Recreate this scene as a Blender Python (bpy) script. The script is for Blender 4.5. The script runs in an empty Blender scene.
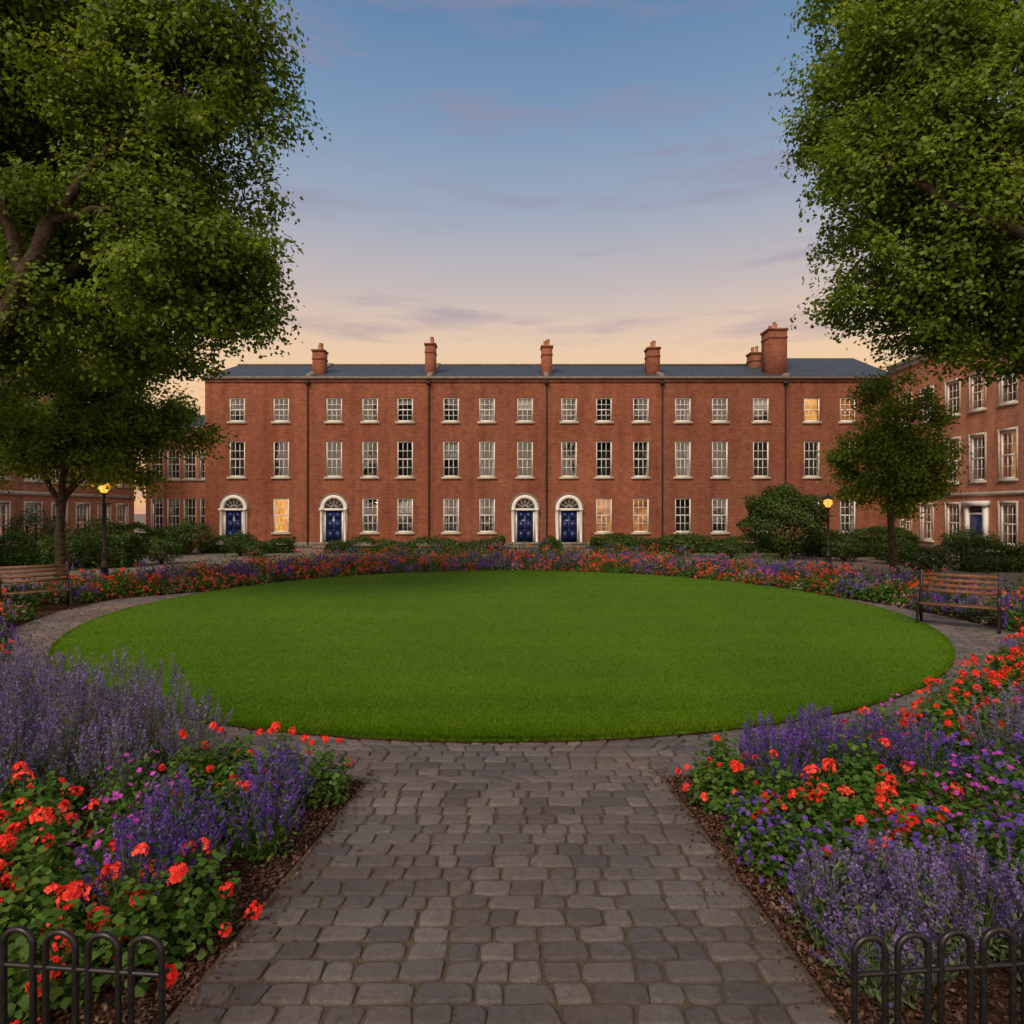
import bpy, math, numpy as np
from mathutils import Vector, Matrix
R=np.random.RandomState(7)
scene=bpy.context.scene
D=39.3
CX,CY,LA,LB=-0.15,14.55,8.3,8.55
# ------------------------------------------------------------------ materials
def newmat(name):
    m=bpy.data.materials.new(name); m.use_nodes=True
    nt=m.node_tree; nt.nodes.clear()
    out=nt.nodes.new('ShaderNodeOutputMaterial')
    return m,nt,out
def N(nt,t,**kw):
    n=nt.nodes.new(t)
    for k,v in kw.items(): setattr(n,k,v)
    return n
def rgb(c): return (c[0],c[1],c[2],1)
def mixc(nt,fac,a,b,mode='MIX'):
    n=nt.nodes.new('ShaderNodeMix'); n.data_type='RGBA'; n.blend_type=mode
    for idx,v in ((0,fac),(6,a),(7,b)):
        if hasattr(v,'is_output'): nt.links.new(v,n.inputs[idx])
        else: n.inputs[idx].default_value = v if idx==0 else rgb(v)
    return n.outputs[2]
def noise(nt,scale,detail=4,vec=None,rough=.55):
    n=N(nt,'ShaderNodeTexNoise'); n.inputs['Scale'].default_value=scale; n.inputs['Detail'].default_value=detail
    n.inputs['Roughness'].default_value=rough
    if vec is None:
        tc=N(nt,'ShaderNodeTexCoord'); vec=tc.outputs['Object']
    nt.links.new(vec,n.inputs['Vector']); return n.outputs['Fac']
def ramp(nt,fac,p0,p1,c0=(0,0,0),c1=(1,1,1)):
    r=N(nt,'ShaderNodeValToRGB'); e=r.color_ramp.elements
    e[0].position=p0;e[1].position=p1;e[0].color=rgb(c0);e[1].color=rgb(c1)
    nt.links.new(fac,r.inputs[0]); return r.outputs[0]
def bump(nt,h,strength,dist):
    b=N(nt,'ShaderNodeBump'); b.inputs['Strength'].default_value=strength; b.inputs['Distance'].default_value=dist
    nt.links.new(h,b.inputs['Height']); return b.outputs[0]
def princ(nt,out,col,rough=.7,normal=None,metal=0,spec=.5):
    p=N(nt,'ShaderNodeBsdfPrincipled'); p.inputs['Roughness'].default_value=rough; p.inputs['Metallic'].default_value=metal
    p.inputs['Specular IOR Level'].default_value=spec
    if hasattr(col,'is_output'): nt.links.new(col,p.inputs['Base Color'])
    else: p.inputs['Base Color'].default_value=rgb(col)
    if normal is not None: nt.links.new(normal,p.inputs['Normal'])
    nt.links.new(p.outputs[0],out.inputs[0]); return p
def noisy(name,a,b,scale=8,rough=.75,bs=0,bd=.01,spec=.4,p0=.35,p1=.65,metal=0):
    m,nt,out=newmat(name); f=noise(nt,scale,6); c=ramp(nt,f,p0,p1,a,b)
    nm=bump(nt,f,bs,bd) if bs else None
    princ(nt,out,c,rough,nm,metal,spec); return m
def leafmat(name,a,b,tr=.35,rough=.55,trc=None):
    m,nt,out=newmat(name)
    at=N(nt,'ShaderNodeAttribute',attribute_name='var')
    c=mixc(nt,at.outputs['Fac'],a,b)
    p=N(nt,'ShaderNodeBsdfDiffuse'); nt.links.new(c,p.inputs['Color'])
    g=N(nt,'ShaderNodeBsdfGlossy'); g.inputs['Roughness'].default_value=.5; g.inputs['Color'].default_value=(.9,.9,.9,1)
    m0=N(nt,'ShaderNodeMixShader'); m0.inputs[0].default_value=.025; nt.links.new(p.outputs[0],m0.inputs[1]); nt.links.new(g.outputs[0],m0.inputs[2])
    if tr<=0: nt.links.new(m0.outputs[0],out.inputs[0]); return m
    t=N(nt,'ShaderNodeBsdfTranslucent')
    c2=mixc(nt,1.0,c,trc or (1.4,1.35,.55),'MULTIPLY'); nt.links.new(c2,t.inputs['Color'])
    mx=N(nt,'ShaderNodeMixShader'); mx.inputs[0].default_value=tr
    nt.links.new(m0.outputs[0],mx.inputs[1]); nt.links.new(t.outputs[0],mx.inputs[2]); nt.links.new(mx.outputs[0],out.inputs[0])
    return m
def brickmat(name,c1,c2,mort,tint):
    m,nt,out=newmat(name)
    tc=N(nt,'ShaderNodeTexCoord'); s=N(nt,'ShaderNodeSeparateXYZ'); nt.links.new(tc.outputs['Object'],s.inputs[0])
    add=N(nt,'ShaderNodeMath',operation='ADD'); nt.links.new(s.outputs[0],add.inputs[0]); nt.links.new(s.outputs[1],add.inputs[1])
    cb=N(nt,'ShaderNodeCombineXYZ'); nt.links.new(add.outputs[0],cb.inputs[0]); nt.links.new(s.outputs[2],cb.inputs[1])
    br=N(nt,'ShaderNodeTexBrick'); nt.links.new(cb.outputs[0],br.inputs['Vector'])
    br.inputs['Scale'].default_value=1; br.inputs['Brick Width'].default_value=.24; br.inputs['Row Height'].default_value=.085
    br.inputs['Mortar Size'].default_value=.009; br.inputs['Color1'].default_value=rgb(c1); br.inputs['Color2'].default_value=rgb(c2); br.inputs['Mortar'].default_value=rgb(mort)
    f=noise(nt,.35,6); c=mixc(nt,ramp(nt,f,.35,.7),br.outputs['Color'],tint,'MULTIPLY')
    f2=noise(nt,2.5,8,rough=.75); c=mixc(nt,ramp(nt,f2,.4,.72),c,(.64,.61,.62),'MULTIPLY')
    f4=noise(nt,9,5,rough=.8); c=mixc(nt,ramp(nt,f4,.42,.72),c,(1.42,1.32,1.22),'MULTIPLY')
    mp=N(nt,'ShaderNodeMapping'); mp.inputs['Scale'].default_value=(1.5,1.5,.12); nt.links.new(tc.outputs['Object'],mp.inputs[0])
    f3=noise(nt,1.0,5,mp.outputs[0]); c=mixc(nt,ramp(nt,f3,.45,.75),c,(.68,.65,.66),'MULTIPLY')
    fl=N(nt,'ShaderNodeMath',operation='MULTIPLY'); nt.links.new(s.outputs[0],fl.inputs[0]); fl.inputs[1].default_value=1/7.25
    ad=N(nt,'ShaderNodeMath',operation='ADD'); nt.links.new(fl.outputs[0],ad.inputs[0]); ad.inputs[1].default_value=.73
    fr=N(nt,'ShaderNodeMath',operation='FLOOR'); nt.links.new(ad.outputs[0],fr.inputs[0])
    wn=N(nt,'ShaderNodeTexWhiteNoise',noise_dimensions='1D'); nt.links.new(fr.outputs[0],wn.inputs['W'])
    c=mixc(nt,wn.outputs['Value'],c,mixc(nt,1.0,c,(.82,.87,.93),'MULTIPLY'))
    princ(nt,out,c,.88,bump(nt,br.outputs['Fac'],-.4,.01),spec=.2); return m
M={}
M['brick']=brickmat('red_brick',(.305,.094,.053),(.215,.062,.038),(.26,.16,.11),(.8,.76,.74))
M['brick2']=brickmat('orange_brick',(.47,.185,.11),(.39,.14,.085),(.43,.29,.21),(.88,.84,.82))
M['slate']=noisy('roof_slate',(.028,.034,.046),(.055,.065,.085),3,.6)
M['stone']=noisy('pale_stone',(.38,.35,.30),(.52,.48,.41),4,.8)
M['white']=noisy('white_paint',(.60,.60,.58),(.74,.74,.72),3,.5)
M['coping']=noisy('granite_coping',(.13,.11,.10),(.20,.18,.16),5,.8)
M['blue']=noisy('navy_paint',(.003,.010,.070),(.006,.020,.11),2,.3)
M['curtain']=noisy('curtain_cloth',(.30,.28,.25),(.50,.48,.44),6,.9)
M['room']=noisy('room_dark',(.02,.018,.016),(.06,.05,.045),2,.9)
M['pot']=noisy('terracotta',(.30,.12,.07),(.42,.19,.11),9,.85)
M['iron']=noisy('black_iron',(.006,.006,.007),(.014,.014,.016),40,.38,.15,.001)
M['bark']=noisy('bark',(.020,.013,.008),(.062,.042,.028),9,.95,.9,.06)
M['wood']=noisy('bench_wood',(.085,.036,.018),(.17,.078,.04),14,.6,.2,.003)
M['soil']=noisy('mulch_soil',(.022,.012,.008),(.085,.045,.03),30,.95,.9,.03,spec=.1)
M['chips']=leafmat('mulch_chips',(.035,.017,.011),(.16,.085,.058),0.0,.9)
M['sand']=noisy('joint_sand',(.050,.036,.024),(.10,.072,.048),60,.95,.3,.004)
M['ground']=noisy('ground_gravel',(.12,.105,.09),(.20,.18,.155),25,.95,.3,.01)
def lit(name,a,b,s):
    m,nt,out=newmat(name); f=noise(nt,1.7,3); c=ramp(nt,f,.35,.65,a,b)
    e=N(nt,'ShaderNodeEmission'); e.inputs[1].default_value=s; nt.links.new(c,e.inputs[0]); nt.links.new(e.outputs[0],out.inputs[0]); return m
M['lit']=lit('room_lit',(.8,.24,.03),(1,.50,.11),1.25)
M['lit2']=lit('room_dim_lit',(.30,.08,.015),(1,.36,.08),.75)
M['bulb']=lit('lamp_flame',(1,.24,.02),(1,.44,.09),2.0)
def glass():
    m,nt,out=newmat('window_glass')
    g=N(nt,'ShaderNodeBsdfGlossy'); g.inputs['Roughness'].default_value=.04; g.inputs['Color'].default_value=(.95,.97,1,1)
    f=noise(nt,1.2,2); g2=bump(nt,f,.25,.05); nt.links.new(g2,g.inputs['Normal'])
    t=N(nt,'ShaderNodeBsdfTransparent'); t.inputs[0].default_value=(.75,.8,.85,1)
    mx=N(nt,'ShaderNodeMixShader'); mx.inputs[0].default_value=.11
    nt.links.new(t.outputs[0],mx.inputs[1]); nt.links.new(g.outputs[0],mx.inputs[2]); nt.links.new(mx.outputs[0],out.inputs[0]); return m
M['glass']=glass()
def paver():
    m,nt,out=newmat('cobble_stone')
    at=N(nt,'ShaderNodeAttribute',attribute_name='var')
    c=mixc(nt,at.outputs['Fac'],(.098,.092,.098),(.188,.176,.182))
    f=noise(nt,24,8,rough=.8); c=mixc(nt,ramp(nt,f,.35,.7),c,(.60,.57,.56),'MULTIPLY')
    f1=noise(nt,1.0,4); c=mixc(nt,ramp(nt,f1,.45,.7),c,(1.08,.95,.84),'MULTIPLY')
    f3=noise(nt,.7,4); c=mixc(nt,ramp(nt,f3,.42,.65),c,(.72,.72,.75),'MULTIPLY')
    f2=noise(nt,150,4,rough=.85); c=mixc(nt,ramp(nt,f2,.42,.68),c,(1.9,1.85,1.8),'MULTIPLY')
    ad=N(nt,'ShaderNodeMath',operation='ADD'); nt.links.new(f,ad.inputs[0]); nt.links.new(f2,ad.inputs[1])
    princ(nt,out,c,.52,bump(nt,ad.outputs[0],1.0,.012),spec=.4); return m
M['paver']=paver()
def lawnm():
    m,nt,out=newmat('lawn_grass')
    f=noise(nt,70,6,rough=.75); c=ramp(nt,f,.3,.7,(.04,.11,.004),(.11,.225,.012))
    f1=noise(nt,.35,3); c=mixc(nt,ramp(nt,f1,.35,.65),c,(.82,.88,.8),'MULTIPLY')
    princ(nt,out,c,.85,bump(nt,f,.8,.02),spec=.15); return m
M['lawn']=lawnm()
def bladem():
    m,nt,out=newmat('grass_blades')
    at=N(nt,'ShaderNodeAttribute',attribute_name='var'); c=mixc(nt,at.outputs['Fac'],(.05,.125,.005),(.19,.33,.016))
    tc=N(nt,'ShaderNodeTexCoord'); f1=noise(nt,.4,5,rough=.65); c=mixc(nt,ramp(nt,f1,.35,.65),c,(.66,.78,.7),'MULTIPLY')
    mp=N(nt,'ShaderNodeMapping'); mp.inputs['Scale'].default_value=(.05,1.0,1); nt.links.new(tc.outputs['Object'],mp.inputs[0])
    f2=noise(nt,1.1,2,mp.outputs[0]); c=mixc(nt,ramp(nt,f2,.46,.54),c,(.80,.86,.84),'MULTIPLY')
    f3=noise(nt,5,6,rough=.8); c=mixc(nt,ramp(nt,f3,.4,.7),c,(1.36,1.18,1.1),'MULTIPLY')
    d=N(nt,'ShaderNodeBsdfDiffuse'); t=N(nt,'ShaderNodeBsdfTranslucent'); mx=N(nt,'ShaderNodeMixShader'); mx.inputs[0].default_value=.4
    for q in (d,t): nt.links.new(c,q.inputs['Color'])
    nt.links.new(d.outputs[0],mx.inputs[1]); nt.links.new(t.outputs[0],mx.inputs[2]); nt.links.new(mx.outputs[0],out.inputs[0]); return m
M['blade']=bladem()
M['treeleaf']=leafmat('tree_leaves',(.050,.10,.008),(.19,.27,.020),.44)
M['treeleaf2']=leafmat('tree_leaves_young',(.06,.115,.010),(.20,.285,.024),.44)
M['hedge']=leafmat('hedge_leaves',(.018,.045,.008),(.065,.115,.018),.25)
M['pleaf']=leafmat('bed_leaves',(.03,.085,.012),(.115,.215,.032),.35)
M['gleaf']=leafmat('lavender_leaves',(.06,.10,.045),(.16,.22,.10),.3)
M['lav']=leafmat('lavender_flowers',(.08,.055,.20),(.25,.18,.44),.25,.6,(1,1,1))
M['vio']=leafmat('violet_flowers',(.06,.026,.24),(.18,.08,.47),.25,.6,(1,1,1))
M['mag']=leafmat('magenta_flowers',(.28,.025,.30),(.55,.08,.55),.25,.6,(1,1,1))
M['red']=leafmat('red_flowers',(.72,.018,.014),(.98,.11,.07),.25,.5,(1,1,1))
M['pink']=leafmat('pink_flowers',(.45,.12,.20),(.68,.34,.40),.25,.5,(1,1,1))
# ------------------------------------------------------------------ mesh accumulator
class Acc:
    def __init__(s): s.V=[];s.F=[];s.n=0;s.mats=[]
    def mi(s,m):
        if m not in s.mats: s.mats.append(m)
        return s.mats.index(m)
    def add(s,V,F,mat,var=0.5):
        V=np.asarray(V,float).reshape(-1,3);F=np.asarray(F,int)
        s.V.append(V); v=np.broadcast_to(np.asarray(var,float),(len(F),)).copy()
        s.F.append((F+s.n,s.mi(mat),v)); s.n+=len(V)
    def box(s,x0,x1,y0,y1,z0,z1,mat,var=.5):
        V=[(x,y,z) for z in (z0,z1) for y in (y0,y1) for x in (x0,x1)]
        s.add(V,[(0,2,3,1),(4,5,7,6),(0,1,5,4),(2,6,7,3),(0,4,6,2),(1,3,7,5)],mat,var)
    def obj(s,name,parent=None,smooth=False,loc=None):
        me=bpy.data.meshes.new(name)
        V=np.concatenate(s.V); me.vertices.add(len(V)); me.vertices.foreach_set('co',V.ravel())
        li=np.concatenate([f.ravel() for f,_,_ in s.F]); tot=np.concatenate([np.full(len(f),f.shape[1]) for f,_,_ in s.F])
        mi=np.concatenate([np.full(len(f),m) for f,m,_ in s.F]); va=np.concatenate([v for _,_,v in s.F])
        me.loops.add(len(li)); me.loops.foreach_set('vertex_index',li.astype(np.int32))
        me.polygons.add(len(tot)); st=np.concatenate([[0],np.cumsum(tot)[:-1]]); me.polygons.foreach_set('loop_start',st.astype(np.int32))
        me.polygons.foreach_set('material_index',mi.astype(np.int32))
        if smooth: me.polygons.foreach_set('use_smooth',np.ones(len(tot),bool))
        for m in s.mats: me.materials.append(M[m])
        me.update(calc_edges=True)
        a=me.attributes.new('var','FLOAT','FACE'); a.data.foreach_set('value',va.astype(np.float32))
        me.validate()
        o=bpy.data.objects.new(name,me); scene.collection.objects.link(o)
        if parent: o.parent=parent
        if loc is not None: o.location=loc
        return o
def empty(name,loc=(0,0,0),rz=0):
    o=bpy.data.objects.new(name,None); scene.collection.objects.link(o); o.location=loc; o.rotation_euler=(0,0,rz); return o
def nrm(a): return a/(np.linalg.norm(a,axis=-1,keepdims=True)+1e-9)
def leaves(acc,P,Nn,S,mat,var,asp=.6,T=None,fold=.12):
    n=len(P)
    if n==0: return
    Nn=nrm(Nn); S=np.broadcast_to(np.asarray(S,float),(n,))[:,None]
    if T is None: T=R.normal(size=(n,3))
    T=nrm(T-Nn*np.sum(T*Nn,1,keepdims=True)); B=np.cross(Nn,T)
    V=np.stack([P-T*S/2,P+B*S*asp/2+Nn*S*fold,P+T*S/2,P-B*S*asp/2+Nn*S*fold],1).reshape(-1,3)
    F=np.arange(n*4).reshape(n,4); acc.add(V,F,mat,var)
def discs(acc,P,Nn,S,mat,var,k=7):
    n=len(P); Nn=nrm(Nn); S=np.broadcast_to(np.asarray(S,float),(n,))[:,None]
    T=R.normal(size=(n,3)); T=nrm(T-Nn*np.sum(T*Nn,1,keepdims=True)); B=np.cross(Nn,T)
    vs=[]
    for i in range(k):
        a=2*math.pi*i/k; r=.5*(1 if i else .45); vs.append(P+(T*math.cos(a)+B*math.sin(a))*S*r*(1-.12*(i%2))+Nn*S*(.12*(i%2)))
    V=np.stack(vs,1).reshape(-1,3); acc.add(V,np.arange(n*k).reshape(n,k),mat,var)
def tube(acc,pts,rad,mat,k=6,var=.5,side=None):
    pts=np.asarray(pts,float); n=len(pts); rad=np.broadcast_to(np.asarray(rad,float),(n,))
    tg=nrm(np.gradient(pts,axis=0))
    if side is None:
        ref=np.array([0,0,1.]) if abs(tg[:,2]).mean()<.8 else np.array([1.,0,0]); A=nrm(np.cross(tg,ref))
    else: A=np.tile(np.asarray(side,float),(n,1))
    B=np.cross(tg,A); ang=np.arange(k)*2*math.pi/k
    V=pts[:,None]+(A[:,None]*np.cos(ang)[None,:,None]+B[:,None]*np.sin(ang)[None,:,None])*rad[:,None,None]
    i=np.arange(n-1)[:,None]*k; j=np.arange(k)[None]; j2=(j+1)%k
    F=np.stack([i+j,i+j2,i+k+j2,i+k+j],-1).reshape(-1,4); acc.add(V.reshape(-1,3),F,mat,var)
def lathe(acc,prof,mat,c=(0,0),k=16):
    pr=np.array(prof,float); ang=np.arange(k)*2*math.pi/k
    V=np.stack([np.stack([c[0]+r*np.cos(ang),c[1]+r*np.sin(ang),np.full(k,z)],1) for r,z in pr]).reshape(-1,3)
    n=len(pr); i=np.arange(n-1)[:,None]*k; j=np.arange(k)[None]; j2=(j+1)%k
    acc.add(V,np.stack([i+j,i+j2,i+k+j2,i+k+j],-1).reshape(-1,4),mat)
# ------------------------------------------------------------------ trees
def crown_lobes(ells,nl,rl):
    out=[]
    w=np.array([e[3]*e[4]*e[5] for e in ells]); w=w**.8; w/=w.sum()
    for i in range(nl):
        e=ells[R.choice(len(ells),p=w)]; d=nrm(R.normal(size=3))
        rr=R.uniform(.2,1)**.5
        out.append((np.array(e[:3])+d*np.array(e[3:6])*rr,R.uniform(*rl)))
    return out
def smooth_path(pts,n=18):
    p=np.array(pts,float); u=np.linspace(0,len(p)-1,n); out=[]
    for v in u:
        i=int(min(v,len(p)-2)); f=v-i; p0=p[max(i-1,0)];p1=p[i];p2=p[i+1];p3=p[min(i+2,len(p)-1)]
        out.append(.5*((2*p1)+(-p0+p2)*f+(2*p0-5*p1+4*p2-p3)*f*f+(-p0+3*p1-3*p2+p3)*f**3))
    out=np.array(out); out[2:-1]+=R.normal(size=(n-3,3))*.035; return out
def make_tree(name,base,top,tr,ells,nl,rl,cpl,lpc,ls,mat,limbs,cr=.42,bigs=()):
    root=empty(name,(0,0,0)); base=np.array(base,float); top=np.array(top,float)
    wood=Acc(); fol=Acc()
    t=np.linspace(0,1,9)[:,None]; tp=base+(top-base)*t+np.sin(t*5+1)*np.array([.06,.05,0])*tr*4
    rr=tr*(1-.45*t[:,0]); rr[0]*=1.5; rr[1]*=1.12
    tube(wood,tp,rr,'bark',12)
    nodes=[tp[i] for i in range(4,9)]; nr=[rr[i] for i in range(4,9)]
    for pts,r0,r1 in bigs:
        P=smooth_path(pts); rd=np.linspace(r0,r1,len(P)); tube(wood,P,rd,'bark',10)
        for i in range(5,len(P)): nodes.append(P[i]); nr.append(rd[i])
    for L in limbs:
        L=np.array(L,float); s=tp[R.randint(6,9)]; u=np.linspace(0,1,9)[:,None]
        bend=np.array([R.normal()*.3,R.normal()*.3,.5]) 
        P=s+(L-s)*u+bend*np.sin(u*math.pi)*.5*min(1,tr*3)+R.normal(size=(9,3))*.05*np.sin(u*math.pi)
        rd=tr*.62*(1-.8*u[:,0]); tube(wood,P,rd,'bark',8)
        for i in range(2,9): nodes.append(P[i]); nr.append(rd[i])
    lobes=crown_lobes(ells,nl,rl)
    # leafy shoots at the end of every big limb so that none ends bare
    for pts,r0,r1 in bigs: lobes+= [(np.array(pts[-1])+R.normal(size=3)*.3,.6),(np.array(pts[-1])+R.normal(size=3)*.3,.5)]
    lobes.sort(key=lambda l:np.linalg.norm(l[0]-top))
    for c,r in lobes:
        A=np.array(nodes); d=np.linalg.norm(A-c,axis=1)+np.maximum(0,A[:,2]-c[2])*.8; k=int(np.argmin(d)); s=A[k]
        u=np.linspace(0,1,6)[:,None]; P=s+(c-s)*u+np.array([0,0,.35])*np.sin(u*math.pi)*min(1,d[k]*.3)+R.normal(size=(6,3))*.05*np.sin(u*math.pi)
        r0=min(nr[k]*.7,.08); rd=np.linspace(r0,.016,6); tube(wood,P,rd,'bark',6)
        for i in range(1,6): nodes.append(P[i]); nr.append(rd[i])
        lv=R.uniform(-.25,.22)
        for j in range(cpl):
            dv=nrm(R.normal(size=3)); dv[2]=dv[2]*.8+.12
            cc=c+dv*r*R.uniform(.45,1.2)
            if j<cpl*.5:
                u=np.linspace(0,1,4)[:,None]; tube(wood,c+(cc-c)*u+np.array([0,0,.06])*np.sin(u*3.14),np.linspace(.014,.005,4),'bark',4)
            n=int(lpc*R.uniform(.5,1.4)); q=R.normal(size=(n,3)); q=nrm(q)*(R.uniform(0,1,(n,1))**.5)
            sc=cr*R.uniform(.6,1.35); st=1+.6*R.rand()
            ax=nrm(np.array([dv[0],dv[1],-.25+.3*R.normal()])); 
            P=cc+q*np.array([sc,sc,sc*.65])+ax*(q@ax)[:,None]*sc*(st-1); P[:,2]-=.25*(q[:,0]**2+q[:,1]**2)*sc
            P+=R.normal(size=(n,3))*.06
            Nn=q*.6+dv*.4+np.array([0,-.25,.45])+R.normal(size=(n,3))*.5
            v=np.clip(.45+lv+R.uniform(-.2,.2)+R.normal(size=n)*.22,0,1)
            leaves(fol,P,Nn,ls*R.uniform(.6,1.25,n),mat,v,.72)
    wood.obj('trunk_and_limbs',root,True); fol.obj('foliage',root)
    return root
make_tree('plane_tree',(-12.6,13.4,0),(-12.2,13.2,4.6),.42,
  [(-9.6,13.0,11.2,4.5,2.7,4.2),(-7.6,13.0,7.1,3.3,2.2,1.6),(-9.9,13.2,6.1,4.0,2.0,1.05),(-11.0,13.5,7.6,3.4,2.2,1.8),(-6.3,12.6,10.0,1.9,1.9,2.6),(-6.7,12.6,6.3,1.8,1.6,1.2),(-5.3,12.8,7.0,1.35,1.4,1.2),(-10.6,13.0,12.8,3.5,2.6,2.2),(-10.2,13.2,10.0,2.6,2.2,2.0)],
  262,(.5,.95),15,72,.108,'treeleaf',
  [(-9.0,12.6,9.3),(-7.0,12.2,7.6),(-11,12.6,11),(-13,14,11),(-8,13.5,12.5),(-10.2,12.6,6.9),(-6.6,12.6,10.5)],.43,
  [([(-12.3,13.2,4.0),(-11.0,12.3,4.8),(-9.4,11.7,5.55),(-8.5,11.4,6.6),(-8.1,11.4,7.6),(-7.2,11.5,8.7),(-6.4,11.9,9.9)],.27,.025),([(-8.7,11.45,6.4),(-9.0,11.3,7.6),(-9.6,11.6,8.9),(-9.6,12,10.4)],.14,.02),([(-8.2,11.4,7.4),(-7.1,11.5,7.7),(-6.1,11.9,8.3)],.08,.015)])
make_tree('plane_tree',(12.9,13.6,0),(12.3,13.3,4.8),.42,
  [(9.9,13.3,11.0,3.6,2.6,4.4),(8.5,13.3,8.3,2.2,2.1,2.2),(10.0,13.3,6.7,2.5,1.8,1.3),(12.5,13.6,8.5,3,2.3,2.6),(8.3,13.2,10.8,1.6,1.8,2.4),(11.3,13.3,6.4,1.8,1.8,1.1)],
  215,(.5,.95),15,72,.108,'treeleaf2',
  [(9.5,13.2,8.6),(7.6,13.0,8.8),(10,12.6,11.5),(12,14,11.5),(8.5,13.4,12),(10,13.2,6.8)],.43,
  [([(12.4,13.2,4.6),(11.4,12.3,5.9),(10.0,11.8,7.0),(8.6,11.7,7.6),(7.5,11.9,8.3),(6.9,12.2,9.1)],.22,.02),([(10.0,11.8,7.0),(9.2,11.6,8.1),(8.8,11.8,9.6),(8.2,12.2,10.8)],.12,.02)])
make_tree('garden_tree',(-12.75,18.0,0),(-12.6,18.0,2.6),.17,
  [(-12.6,18.0,4.9,2.9,2.2,1.7),(-10.6,18.0,4.2,1.9,1.7,1.4),(-14.3,18,4.1,1.9,1.6,1.5)],
  70,(.45,.8),14,80,.11,'treeleaf',[(-11,18,4.2),(-13.8,18.2,4.2),(-12.3,17.4,5)],.38)
make_tree('garden_tree',(11.55,19.3,0),(11.4,19.3,2.5),.14,
  [(11.4,19.3,4.9,1.2,1.2,1.75),(11.9,19.3,3.5,1.05,1.1,1.2),(10.8,19.3,3.6,.95,1.0,1.2)],
  44,(.3,.65),12,80,.10,'treeleaf2',[(11.6,19.3,5.6),(10.8,19.2,4.0),(12.1,19.4,4.0)],.34)
# ------------------------------------------------------------------ shrubs & hedges
def shrub(name,c,r,h,n,ls=.09):
    a=Acc(); w=Acc()
    q=nrm(R.normal(size=(n,3))); q[:,2]=np.abs(q[:,2])*R.choice([1,-.7],n,p=[.8,.2])
    lump=1+.15*np.sin(q[:,0]*7+c[0]*3)*np.cos(q[:,1]*6+c[0])+.12*np.sin(q[:,2]*9+q[:,0]*5)
    rad=R.uniform(.4,1,n)**.4*lump
    P=np.array([c[0],c[1],h*.45])+q*rad[:,None]*np.array([r,r,h*.55])
    P[:,2]=np.maximum(P[:,2],.03)
    leaves(a,P,q+R.normal(size=(n,3))*.6+np.array([0,0,.3]),ls*R.uniform(.7,1.3,n),'hedge',np.clip(.4+R.normal(size=n)*.25+.2*q[:,2],0,1),.65)
    root=empty(name); a.obj('foliage',root)
    for i in range(7):
        an=i*.9; tube(w,[(c[0],c[1],0),(c[0]+math.cos(an)*r*.3,c[1]+math.sin(an)*r*.3,h*.4),(c[0]+math.cos(an)*r*.6,c[1]+math.sin(an)*r*.6,h*.7)],[.04,.03,.01],'bark',5)
    w.obj('stems',root)
def hedge(name,x0,x1,y0,y1,h,dens=380,ls=.09):
    a=Acc(); ar=(x1-x0)*(y1-y0)+(x1-x0+y1-y0)*2*h; n=int(ar*dens)
    P=np.stack([R.uniform(x0,x1,n),R.uniform(y0,y1,n),R.uniform(.0,h,n)],1)
    f=R.randint(0,4,n); P[f<=1,2]=h-R.rand((f<=1).sum())**2*.2; P[f==2,1]=y0+R.rand((f==2).sum())**2*.2; P[f==3,0]=np.where(R.rand((f==3).sum())<.5,x0,x1)
    P+=R.normal(size=(n,3))*.06; up=(P[:,2]>h*.5); P[:,2]+=(.14*np.sin(P[:,0]*1.7+x0)+.09*np.sin(P[:,0]*4.1+P[:,1]*3))*up
    P[:,2]=np.maximum(P[:,2],.02)
    leaves(a,P,R.normal(size=(n,3))*.7+np.array([0,-.4,.6]),ls*R.uniform(.7,1.3,n),'hedge',np.clip(.4+R.normal(size=n)*.25,0,1),.65)
    a.box(x0+.2,x1-.2,y0+.2,y1-.2,0.01,h-.3,'hedge',.0)
    a.obj(name)
hedge('clipped_hedge',-16.6,-12.0,34.0,35.4,.7); hedge('clipped_hedge',-9.9,-.5,34.0,35.4,.62); hedge('clipped_hedge',1.6,2.6,34.0,35.4,.6); hedge('clipped_hedge',4.4,20.5,34.0,35.4,.8)
hedge('clipped_hedge',16.6,20.6,23.2,24.2,1.0); hedge('clipped_hedge',14.6,19.6,31.0,32.1,1.25)
hedge('clipped_hedge',-21.5,-15.2,25.0,26.2,1.15); hedge('clipped_hedge',-21.0,-16.9,33,33.9,1.4)
for c in [(-16.6,33,1.25,1.7),(-13.6,32,.8,1.2),(-3.0,33.2,.9,.7),(2.0,33.4,.45,.95),(5.5,32,1.0,.9),(8.3,31.5,1.1,1.1),(16.0,27,.8,1.0),(-14.8,27,.9,1.1),(17.4,29,1,1.4),(-19.0,29.5,1.1,1.9),(-20.5,27.5,1.2,2.3),(-6,32.6,.9,.7),(-12.4,31,.7,.8),(10.2,30,.9,.9),(14.8,28.5,.9,1.1),(19.2,27,1.1,1.5),(-16.8,24.2,1,1.5),(14.6,22.6,.8,.9)]:
    shrub('shrub',(c[0],c[1]),c[2],c[3],int(2600*c[2]))
shrub('large_shrub',(12.7,30),1.85,3.35,16000,.12)
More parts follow.
